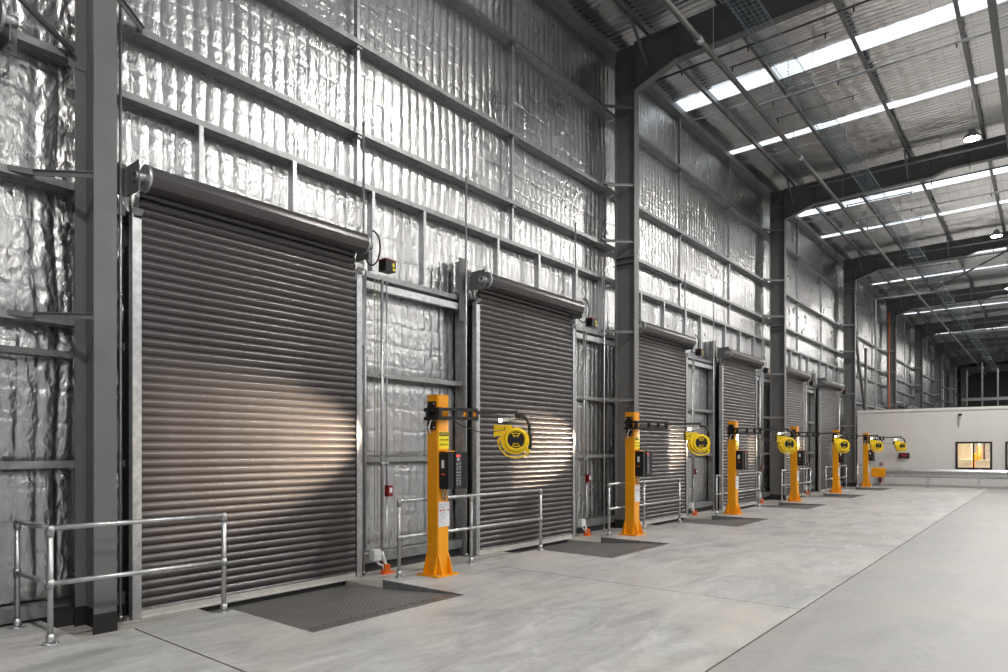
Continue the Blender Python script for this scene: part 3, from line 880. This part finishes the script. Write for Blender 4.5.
def dock_post(k):
    y0 = 6.12 + PITCH * k
    t = tag(empty('dock_light_post', (0.90, y0, 0)), clabel[k], 'dock light', 'orange dock posts with lamp and blower')
    bpo = put('base_plate', base_me, t); [put('anchor_bolt', abolt_me, bpo, (sx * 0.16, sy * 0.16, 0)) for sx in (-1, 1) for sy in (-1, 1)]
    po = put('post', opost_me, t); [put('gusset', me, po) for me in GUSSETS]
    mp = put('mount_plate', plate_b_me, t); [put('plate_bolt', pbolt_me, mp, (x, 0, z)) for x in (-0.06, 0.05) for z in (1.87, 1.95, 2.09, 2.17)]
    b = put('control_box', cbox_me, t)
    for me in (side_lab_me, side_lab2_me, ledge_me): put(me.name, me, b)
    u = put('panel_unit', cdoor_me, t)
    for me in (clab_me, print_me, red_me, pw_me): tag(put(me.name.split('.')[0], me, u), kind='stuff' if me is print_me else None)
    s = put('caution_sign', caution_me, t); put('sign_header', chead_me, s)
    for me, z, x in ((t1, 1.788, 0.1062), (t2, 1.715, 0.1046), (t3, 1.655, 0.1046)):
        q = put('lettering', me, s, (x, 0.005, z)); q.rotation_euler = (math.pi / 2, 0, math.pi / 2)
    nn = put('notice', notice_me, t); put('red_print', nred_me, nn); tag(put('grey_print', ngrey_me, nn), kind='stuff')
    put('flex_conduit', wcab_me, t); put('grey_cable', cab2_me, t)
    # swing arm: pivot yoke on the mount plate, double-bar inner arm, single-bar forearm
    tip = Vector((TIPS[k][0], TIPS[k][1], 0)); st_ = Vector((0.15, -0.14, 0))
    d = (tip - st_); L = d.length; d.normalize(); elbow = st_ + d * (L * 0.46)
    a = MB()
    for z in (1.985, 2.095):
        a.bar((-0.09, -0.14, z), (0.175, -0.14, z), 0.045, 0.042)
        a.bar((st_.x, st_.y, z), (elbow.x, elbow.y, z + 0.015), 0.05, 0.042)
    for f in (0.02, 0.42, 0.72, 0.98):
        p = st_.lerp(elbow, f); a.bar((p.x, p.y, 1.97), (p.x, p.y, 2.12), 0.05, 0.05)
    a.bar((-0.02, -0.14, 1.96), (-0.02, -0.14, 2.12), 0.06, 0.05)
    a.build('swing_arm', M['black'], t)
    f = MB(); f.bar((elbow.x, elbow.y, 2.075), (tip.x, tip.y, 2.11), 0.035, 0.045)
    f.tube([(tip.x, tip.y, 2.14), (tip.x, tip.y, 2.03)], 0.022, 10)
    f.build('forearm', M['black'], t)
    fc = tip + Vector((0, 0, 1.725)) - RU * 0.01 + AX * 0.02
    hk = MB(); q = []
    for (u_, z_) in ((0.0, 2.05), (0.05, 2.065), (0.11, 2.05), (0.155, 1.99), (0.18, 1.91), (0.185, 1.80), (0.19, 1.62)):
        pnt = tip + RU * u_ - AX * 0.02; q.append((pnt.x, pnt.y, z_))
    hk.tube(q, 0.023, 10)
    pnt = tip + RU * 0.19 - AX * 0.02
    hk.tube([(pnt.x, pnt.y, 1.62), (pnt.x, pnt.y, 1.595)], 0.034, 12)
    hk.tube([(pnt.x, pnt.y, 1.86), (pnt.x, pnt.y, 1.70)], 0.026, 10)
    hk.build('hanger_pipe', M['black'], t)
    bh = put('blower_housing', FAN[0], t, fc)
    for me in FAN[1:]: put(me.name, me, bh)
    # lamp, aimed back at the roller door on its left
    lp = tip - RU * 0.17; lz = 2.005
    lpos = Vector((lp.x, lp.y, lz))
    aim = Vector((DOOR_X - 0.90, (4.0, 4.45, 4.9, 4.95, 4.95, 4.95)[k] + PITCH * k - y0, 1.60)); dr = (aim - lpos).normalized()
    lb = MB(); lb.bar(lpos + dr * 0.0 - dr * 0.05, lpos + dr * 0.06, 0.075, 0.05)
    lb.bar((tip.x, tip.y, 2.035), lpos - dr * 0.05, 0.03, 0.025)
    lamp = lb.build('lamp_head', M['white'], t)
    ln = MB(); ln.bar(lpos + dr * 0.061, lpos + dr * 0.066, 0.065, 0.042); ln.build('lamp_lens', M['warm'], lamp)
    ld = bpy.data.lights.new('dock_lamp_beam', 'SPOT'); ld.energy = DOCK_LAMP_W[k]; ld.color = (1.0, 0.78, 0.56)
    ld.spot_size = math.radians(36 if k == 0 else 25); ld.spot_blend = 1.0; ld.shadow_soft_size = 0.03
    lo = bpy.data.objects.new('dock_lamp_beam', ld); COL.objects.link(lo); lo.parent = lamp
    lo.location = lpos + dr * 0.08
    lo.rotation_euler = dr.to_track_quat('-Z', 'Y').to_euler()
    # cable sagging from arm to lamp
    p0 = st_.lerp(elbow, 0.4); p1 = elbow.lerp(tip, 0.25); p2 = elbow.lerp(tip, 0.7)
    cbm = MB(); cbm.tube([(p0.x, p0.y, 1.96), (p0.x + d.x * 0.12, p0.y + d.y * 0.12, 1.90), (elbow.x, elbow.y, 1.83), (p1.x, p1.y, 1.82), (p2.x, p2.y, 1.86), (lp.x, lp.y, 1.94), (lp.x + 0.02, lp.y + 0.05, 1.99)], 0.007, 6)
    cbm.build('sagging_cable', M['rubber'], t)
    return t
for k in range(6): dock_post(k)

# ------------------------------------------------------------------ conduits along the wall
def conduit_set(k):
    y0 = 6.08 + PITCH * k
    t = tag(empty('electrical_conduit', (-0.13, y0, -0.1)), 'galvanised conduit run with red box and orange foot guard, right of the %s roller door' % ordinal(k), 'conduit', 'conduits beside the roller doors')
    MB().tube([(0, 0, 0.30), (0, 0, 4.02)], 0.021, 10).build('large_pipe', M['galv'], t)
    MB().tube([(0.0, 0.0, 0.30), (0.0, 0.03, 0.20), (0.02, 0.05, 0.12), (0.04, 0.03, 0.02)], 0.022, 10).build('bend', M['white'], t)
    MB().tube([(0, 0.085, 1.05), (0, 0.085, 0.42), (0, 0.06, 0.36), (0, 0.02, 0.35)], 0.011, 8).build('small_pipe', M['galv'], t)
    MB().tube([(0, 0.085, 1.2), (0, 0.085, 4.02)], 0.010, 8).build('small_pipe', M['galv'], t)
    MB().tube([(-0.02, -0.27, 0.35), (-0.02, -0.27, 4.1)], 0.013, 8).build('small_pipe', M['galv'], t)
    rb = MB().box(-0.01, 0.07, 0.055, 0.135, 1.05, 1.20).build('red_box', M['red'], t)
    MB().box(0.07, 0.075, 0.075, 0.118, 1.10, 1.17).build('button_face', M['paper'], rb)
    MB().box(-0.03, 0.07, -0.19, -0.07, 0.20, 0.34).build('junction_box', M['white'], t)
    MB().tube([(0.02, -0.12, 0.20), (0.03, -0.08, 0.14), (0.05, -0.03, 0.12), (0.06, -0.01, 0.02)], 0.014, 8).build('flex_conduit', M['white'], t)
    og = MB(); og.extrude([(-0.05, 0.0), (0.15, 0.0), (0.15, 0.015), (0.07, 0.02), (0.06, 0.13), (0.02, 0.10), (-0.01, 0.14), (-0.03, 0.02), (-0.05, 0.015)], 'x', 0.01, 0.10)
    og.build('foot_guard', M['orangeguard'], t)
    for z in (1.5, 2.7):
        MB().box(-0.02, 0.024, -0.04, 0.11, z, z + 0.02).build('saddle_clip', M['galv'], t)
for k in range(6): conduit_set(k)
def drop_pipe(x, y, z0, z1, label):
    t = tag(empty('drop_pipe', (x, y, z0)), label, 'pipe', 'thin vertical pipes on the wall')
    MB().tube([(0, 0, 0), (0, 0, z1 - z0)], 0.014, 8).build('pipe', M['galv'], t)
    for z in (0.02, (z1 - z0) * 0.5, z1 - z0 - 0.05): MB().tube([(0, 0, z), (0, 0, z + 0.04)], 0.021, 8).build('coupling', M['galv'], t)
    return t
drop_pipe(-0.16, 2.76, -0.10, 6.3, 'thin grey pipe beside the nearest steel column, full height')
tb = drop_pipe(-0.20, 5.82, -0.10, 6.0, 'thin pipe dropping to the right end of the nearest roller door drum')
drop_pipe(-0.17, 7.83, -0.10, 5.95, 'thin pipe left of the second roller door, floor to girt')
drop_pipe(-0.17, 12.05, -0.10, 5.3, 'thin pipe just left of the second steel column')
drop_pipe(-0.22, 11.05, -0.10, 6.0, 'thin pipe above the right end of the second door drum')
drop_pipe(-0.17, 16.0, -0.10, 6.0, 'thin pipe above the right end of the third door drum')
drop_pipe(-0.17, 17.85, -0.10, 6.0, 'thin pipe left of the fourth roller door')
drop_pipe(-0.17, 21.9, -0.10, 6.0, 'thin pipe left of the third steel column')
# flat jamb posts left of every second door
for k in (1, 3, 5):
    y = 7.79 + PITCH * (k - 1)
    t = tag(empty('jamb_post', (0, y, -0.1)), 'grey steel jamb post left of the %s roller door' % ordinal(k), 'post', 'jamb posts of the doors')
    MB().box(GIRT_X - 0.15, GIRT_X + 0.03, 0.09, 0.13, 0, 4.70).build('channel', M['galv_dull'], t)
    MB().box(GIRT_X + 0.03, GIRT_X + 0.045, -0.02, 0.17, 3.72, 4.72).build('head_plate', M['steel'], t)

# ------------------------------------------------------------------ white office box with windows, guard rail
WY = 33.55
wall_end = tag(empty('wall_end', (0, 0, 0)), 'off white low partition wall at the far end of the dock', 'wall', kind='structure')
WX0, WX1 = 0.22, 14.0
wins = [(3.91, 5.15), (5.57, 6.9)]
WZ0, WZ1, WT = 0.76, 1.90, 3.22
wb = MB()
xs = [WX0, wins[0][0], wins[0][1], wins[1][0], wins[1][1], WX1]
wb.box(WX0, WX1, WY, WY + 0.12, 0, WZ0); wb.box(WX0, WX1, WY, WY + 0.12, WZ1, WT)
for a, b in ((xs[0], xs[1]), (xs[2], xs[3]), (xs[4], xs[5])): wb.box(a, b, WY, WY + 0.12, WZ0, WZ1)
wb.build('wall_panel', M['offwhite'], wall_end)
MB().box(WX0, WX0 + 0.12, WY + 0.12, 39.5, 0, WT).build('wall_panel', M['offwhite'], wall_end)
MB().box(WX0, WX1, 39.4, 39.5, 0, WT).build('wall_panel', M['clad'], wall_end)
MB().box(WX0, WX1, WY + 0.12, 39.4, WT - 0.1, WT).build('office_roof', M['offwhite'], wall_end)
MB().box(WX0 - 0.02, WX1, WY - 0.03, WY + 0.16, WT, WT + 0.11).build('capping', M['trim'], wall_end)
MB().box(WX0, WX1, WY - 0.02, WY, 0.0, 0.07).build('skirting', M['galv'], wall_end)
wl = ['black framed window showing a warm lit room, in the off white wall', 'second black framed window at the right edge of the picture']
for i, (a, b) in enumerate(wins):
    w = tag(empty('window_%d' % (i + 1), (a, WY, WZ0)), wl[i], 'window', kind='structure')
    W_, H_ = b - a, WZ1 - WZ0
    fr = MB(); t_ = 0.075
    fr.box(0, W_, -0.03, 0.10, 0, t_); fr.box(0, W_, -0.03, 0.10, H_ - t_, H_); fr.box(0, t_, -0.03, 0.10, t_, H_ - t_); fr.box(W_ - t_, W_, -0.03, 0.10, t_, H_ - t_)
    fr.build('window_frame', M['black'], w)
    MB().box(W_ * 0.48, W_ * 0.48 + 0.045, -0.02, 0.08, t_, H_ - t_).build('mullion', M['black'], w)
    MB().box(t_, W_ * 0.48, 0.03, 0.036, t_, H_ - t_).build('pane', M['glass'], w)
    MB().box(W_ * 0.48 + 0.045, W_ - t_, 0.03, 0.036, t_, H_ - t_).build('pane', M['glass'], w)
# things in the room behind the window
def one(name, mb, m, label, cat, group=None): return tag(mb.build(name, M[m]), label, cat, group)
c = tag(empty('white_cabinet', (3.98, 35.2, 0)), 'tall cream cabinet in the left half of the window', 'cabinet')
MB().box(-0.40, 0.34, 0, 0.5, 0.0, 2.2).build('body', M['cream'], c); MB().box(-0.385, -0.04, -0.02, 0, 0.05, 2.17).build('door', M['cream'], c); MB().box(-0.02, 0.325, -0.02, 0, 0.05, 2.17).build('door', M['cream'], c)
for x, l in ((3.90, 'cream low box behind the left window pane'), (4.50, 'cream low box behind the right window pane')):
    t = tag(empty('storage_box', (x, 34.3, 0)), l, 'box', 'cream boxes behind the window')
    MB().box(0.02, 0.5, 0, 0.4, 0.0, 1.10).build('body', M['cream'], t); MB().box(0.0, 0.52, -0.015, 0.415, 1.10, 1.14).build('lid', M['trim'], t)
t = tag(empty('orange_cylinder', (4.56, 36.0, 0)), 'tall orange cylinder with white top seen in the window', 'cylinder')
MB().tube([(0, 0, 0), (0, 0, 1.70)], 0.09, 16).build('body', M['orangeguard'], t); MB().tube([(0, 0, 1.70), (0, 0, 1.78), (0, 0, 1.86)], [0.08, 0.06, 0.03], 14).build('cap', M['white'], t)
t = tag(empty('yellow_bottle', (4.37, 36.1, 0)), 'small amber container left of the orange cylinder', 'container')
MB().tube([(0, 0, 0), (0, 0, 1.35), (0, 0, 1.42)], [0.09, 0.09, 0.04], 14).build('body', M['orange'], t)
t = tag(empty('shelf_rack', (4.93, 36.3, 0)), 'dark shelf rack with blue items at the right of the window', 'rack')
for x in (-0.25, 0.3):
    for y in (0, 0.4): MB().box(x, x + 0.04, y, y + 0.04, 0, 2.2).build('upright', M['black'], t)
for z in (0.5, 1.0, 1.5, 2.0): MB().box(-0.25, 0.34, 0, 0.44, z, z + 0.03).build('shelf', M['steel'], t)
for z, x in ((1.53, 0.0), (1.03, 0.05), (1.53, 0.17)):
    tt = tag(empty('blue_tub', (4.93 + x, 36.4, z)), 'blue tub on the %s, %s' % ('upper shelf' if z > 1.2 else 'lower shelf', 'left' if x < 0.1 else 'right'), 'tub', 'blue tubs on the rack')
    MB().box(0, 0.12, 0, 0.2, 0, 0.18).build('body', M['blue'], tt); MB().box(-0.005, 0.125, -0.005, 0.205, 0.18, 0.20).build('lid', M['blue'], tt)
ol = bpy.data.lights.new('office_ceiling_lamp', 'AREA'); ol.energy = OFFICE_W; ol.size = 2.5; ol.color = (1.0, 0.80, 0.55)
t = tag(empty('office_light', (4.8, 36.0, 2.95)), 'warm ceiling light panel inside the office room', 'light')
MB().box(-0.6, 0.6, -0.3, 0.3, 0.02, 0.10).build('housing', M['white'], t)
oo = bpy.data.objects.new('office_ceiling_lamp', ol); COL.objects.link(oo); oo.parent = t; oo.location = (0, 0, 0.0); ol.size = 1.2
# LED display, fire sign, camera
t = tag(empty('led_display', (1.86, WY - 0.06, 1.20)), 'small black display with red digits on the off white wall', 'display')
MB().box(0, 0.40, 0, 0.06, 0, 0.23).build('case', M['black'], t)
dm = text_mesh('8888', 0.12, M['led_red']); q = put('digits', dm, t, (0.2, -0.003, 0.12)); q.rotation_euler = (math.pi / 2, 0, 0)
t = tag(empty('fire_sign', (1.17, WY - 0.012, 0.94)), 'round red fire point sign on the white wall above the rail end', 'sign')
MB().tube([(0, 0, 0), (0, 0.01, 0)], 0.075, 20).build('disc', M['red'], t); MB().box(-0.05, 0.05, -0.004, 0, -0.012, 0.012).build('white_bar', M['white'], t)
t = tag(empty('fire_extinguisher', (1.15, WY - 0.1, 0.0)), 'red fire extinguisher on the white wall below the sign', 'extinguisher')
MB().tube([(0, 0, 0.12), (0, 0, 0.50), (0, 0, 0.56), (0, 0, 0.60)], [0.06, 0.06, 0.035, 0.02], 14).build('cylinder', M['red'], t)
MB().box(-0.03, 0.05, -0.015, 0.015, 0.60, 0.64).build('valve_handle', M['black'], t); MB().tube([(0.03, 0, 0.6), (0.07, 0, 0.5), (0.06, 0, 0.3)], 0.01, 8).build('hose', M['rubber'], t)
t = tag(empty('security_camera', (4.08, WY - 0.1, 3.02)), 'small dark dome camera on a bracket high on the white wall', 'camera')
MB().box(-0.05, 0.05, 0.0, 0.1, -0.02, 0.06).build('bracket', M['white'], t); MB().tube([(0, -0.02, 0.05), (0, -0.02, 0.0), (0, -0.02, -0.05)], [0.075, 0.07, 0.03], 16).build('dome', M['black'], t)
MB().tube([(-0.06, 0.085, -0.03), (-0.06, 0.085, -0.48)], 0.022, 8).build('cable_duct', M['galv'], t)
# guard rail
GY = 32.55
g = tag(empty('guard_rail', (0.98, GY, 0)), 'galvanised crash rail with yellow end in front of the white wall', 'guard rail')
prof = [(0.0, 0.42), (-0.025, 0.44), (-0.08, 0.50), (-0.08, 0.54), (-0.01, 0.585), (-0.01, 0.615), (-0.08, 0.66), (-0.08, 0.70), (-0.025, 0.76), (0.0, 0.78)]
bk = [(p + 0.008, q) for p, q in prof[::-1]]
MB().extrude(prof + bk, 'x', 0.5, 9.0).build('rail_beam', M['galv'], g)
MB().extrude([(0.03, 0.40), (-0.09, 0.40), (-0.11, 0.46), (-0.11, 0.74), (-0.09, 0.80), (0.03, 0.80)], 'x', 0.0, 0.54).build('end_cap', M['orange'], g)
for x in (0.42, 2.07, 3.80, 5.55, 7.3):
    p = MB().box(x - 0.05, x + 0.05, 0.02, 0.12, 0.0, 0.80).build('post', M['galv'], g)
    MB().box(x - 0.11, x + 0.11, -0.05, 0.19, 0.0, 0.012).build('foot_plate', M['galv'], p)
    MB().box(x - 0.02, x + 0.02, -0.09, -0.07, 0.585, 0.615).build('rail_bolt', M['galv'], p)

# ------------------------------------------------------------------ services under the roof
t = tag(empty('sprinkler_main', (2.04, 0, 9.0)), 'long grey pipe running down the hall under the roof beams', 'pipe')
MB().tube([(0, 3.0, 0), (0, 80, 0)], 0.05, 12).build('pipe', M['pipe_grey'], t)
for i in range(13):
    MB().tube([(0, 5.35 + 6.3 * i - 0.08, 0), (0, 5.35 + 6.3 * i + 0.08, 0)], 0.066, 12).build('coupling', M['galv'], t)
    MB().tube([(0, 7.2 + 5.1 * i, 0.05), (0, 7.2 + 5.1 * i, 1.3)], 0.006, 6).build('hanger_rod', M['galv'], t)
# wire cable tray
t = tag(empty('cable_tray', (2.80, 0, 8.98)), 'wire mesh cable tray hung under the roof beside the long pipe', 'cable tray')
tw = MB(); yA, yB = 6.0, 80.0
for i in range(6): tw.box(0.084 * i - 0.002, 0.084 * i + 0.002, yA, yB, -0.002, 0.002)
for x in (0, 0.42): tw.box(x - 0.004, x + 0.004, yA, yB, 0.05, 0.058)
y = yA
while y < yB:
    tw.box(0, 0.42, y - 0.002, y + 0.002, -0.005, 0.0)
    tw.box(-0.003, 0.003, y - 0.003, y + 0.003, 0, 0.055); tw.box(0.417, 0.423, y - 0.003, y + 0.003, 0, 0.055)
    y += 0.12 if y < 30 else 0.4
tag(tw.build('wire_mesh', M['bluegrey'], t), kind='stuff')
for i in range(14):
    y = 9.3 + 5.145 * i
    for x in (-0.03, 0.45): MB().tube([(x, y, -0.02), (x, y, 1.3)], 0.006, 6).build('hanger_rod', M['galv'], t)
    MB().box(-0.06, 0.48, y - 0.02, y + 0.02, -0.05, -0.02).build('tray_bracket', M['galv'], t)
# branch pipes across the hall
def branch(x0, x1, y, z, r, m, label, drops=()):
    t = tag(empty('branch_pipe', (x0, y, z)), label, 'pipe', 'branch pipes under the roof')
    MB().tube([(0, 0, 0), (x1 - x0, 0, 0)], r, 8).build('pipe', M[m], t)
    for x in drops:
        MB().tube([(x - x0, 0, 0), (x - x0, 0, 10.3 - z)], 0.006, 6).build('hanger_rod', M['galv'], t)
        MB().tube([(x - x0, 0, 0.0), (x - x0, 0, -0.10)], 0.014, 6).build('sprinkler_head', M['black'], t)
for k in range(1, 6):
    yb = COL_Y0 + BAY * k; o_ = ordinal(k)
    branch(0.2, 8.0, yb + 0.65, 9.62, 0.022, 'steel', 'dark branch pipe close behind the roof beam on the %s column' % ordinal(k), (0.9, 2.3, 4.2))
    branch(1.75, 3.65, yb + 1.15, 9.6, 0.016, 'steel', 'short dark branch pipe behind the roof beam on the %s column' % ordinal(k), (1.8, 3.6))
    branch(1.45, 8.0, yb + 3.5, 9.8, 0.026, 'galv', 'pale galvanised pipe below the first skylight beyond the %s column' % ordinal(k), (1.9, 3.3, 5.5))
    branch(1.8, 3.6, yb + 4.0, 9.6, 0.012, 'steel', 'thin dark rail below the first skylight beyond the %s column' % ordinal(k), (1.85, 3.5))
    branch(1.1, 8.0, yb + 9.4, 9.75, 0.03, 'galv_dull', 'grey pipe just before the roof beam of the %s frame' % ordinal(k + 1), (2.5, 4.6))
# strut tube along the hall
t = tag(empty('strut_tube', (6.17, 0, 9.42)), 'square grey strut running along the hall at upper right', 'strut')
MB().box(-0.06, 0.06, 2.0, 80.0, -0.06, 0.06).build('tube', M['steel'], t)
for k in range(NFRAME - 1): MB().box(-0.09, 0.09, COL_Y0 + BAY * k - 0.09, COL_Y0 + BAY * k + 0.09, 0.06, 0.25).build('cleat', M['steel'], t)
# roof and wall bracing, riser pipes beyond the fourth column
def rod(name, pts, r, m, label, cat):
    t = tag(empty(name, pts[0]), label, cat)
    p0 = Vector(pts[0]); MB().tube([tuple(Vector(p) - p0) for p in pts], r, 8).build('bar', M[m], t)
    MB().box(-0.06, 0.06, -0.05, 0.05, -0.06, 0.06).build('end_plate', M[m], t)
    e = Vector(pts[-1]) - p0; MB().box(e.x - 0.06, e.x + 0.06, e.y - 0.05, e.y + 0.05, e.z - 0.06, e.z + 0.06).build('end_plate', M[m], t)
rod('brace_rod', [(1.6, 43.2, 10.08), (6.6, 34.0, 10.10)], 0.045, 'steel', 'dark diagonal roof brace beyond the fourth column', 'brace')
rod('brace_rod', [(-0.18, 33.9, 9.0), (-0.18, 39.4, -0.04)], 0.07, 'steel', 'dark diagonal wall brace rising left of the riser pipes', 'brace')
rod('riser_pipe', [(0.1, 38.3, -0.04), (0.1, 38.3, 9.2), (2.6, 38.3, 9.2)], 0.05, 'galv', 'tall galvanised riser pipe behind the white wall', 'pipe')
rod('riser_pipe', [(0.45, 39.8, -0.04), (0.45, 39.8, 8.6)], 0.03, 'pipe_orange', 'thin orange riser pipe behind the white wall', 'pipe')
rod('riser_pipe', [(0.05, 36.2, -0.04), (0.05, 36.2, 6.4)], 0.06, 'pipe_grey', 'thick short grey duct behind the left end of the white wall', 'pipe')
# far mezzanine frame and end wall
wf = tag(MB().box(-0.7, 26, Y_END, Y_END + 0.15, -0.2, 10.8).build('wall_far', M['plinth']), 'dark end wall far down the hall', 'wall', kind='structure')
fm_ = tag(empty('mezzanine_frame', (2.0, 62, 0)), 'pale steel mezzanine frame far down the hall above the white wall', 'frame')
for i in range(7):
    MB().box(i * 0.95, i * 0.95 + 0.10, 0, 0.10, 0, 7.6 + 0.5 * (i % 2)).build('upright', M['purlin'], fm_)
for z in (4.35, 5.25): MB().box(-0.3, 8, -0.05, 0.0, z, z + 0.22).build('rail', M['purlin'], fm_)

# ------------------------------------------------------------------ high bay lamps
hb = MB(); hb.tube([(0, 0, 0.0), (0, 0, 0.05), (0, 0, 0.14), (0, 0, 0.22)], [0.19, 0.19, 0.10, 0.07], 24); hb_me = hb.mesh('housing', M['steel'])
hn = MB(); hn.tube([(0, 0, -0.012), (0, 0, 0.0)], 0.165, 24); hn_me = hn.mesh('lens', M['lamp'])
hr = MB(); hr.tube([(0, 0, 0.22), (0, 0, 0.95)], 0.008, 6); hr_me = hr.mesh('suspension_rod', M['galv'])
cols_ = ['row nearest the dock doors', 'middle row of the hall', 'row farthest from the dock doors']
for i, x in enumerate((5.45, 12.6, 19.6)):
    for k in range(-1, 7):
        y = COL_Y0 + BAY * (k + 0.70) + (0.4 if k == 1 else 0)
        t = tag(empty('high_bay_light', (x, y, 9.35)), 'round %s high bay lamp in the %s' % (['rearmost', 'second', 'third', 'fourth', 'fifth', 'sixth', 'seventh', 'farthest'][k + 1], cols_[i]), 'lamp', 'high bay lamps')
        put('housing', hb_me, t); put('lens', hn_me, t); put('suspension_rod', hr_me, t)
        ld = bpy.data.lights.new('high_bay_beam', 'AREA'); ld.shape = 'DISK'; ld.size = 0.33; ld.energy = HIGH_BAY_W; ld.color = (1.0, 0.97, 0.92)
        lo = bpy.data.objects.new('high_bay_beam', ld); COL.objects.link(lo); lo.parent = t; lo.location = (0, 0, -0.02)
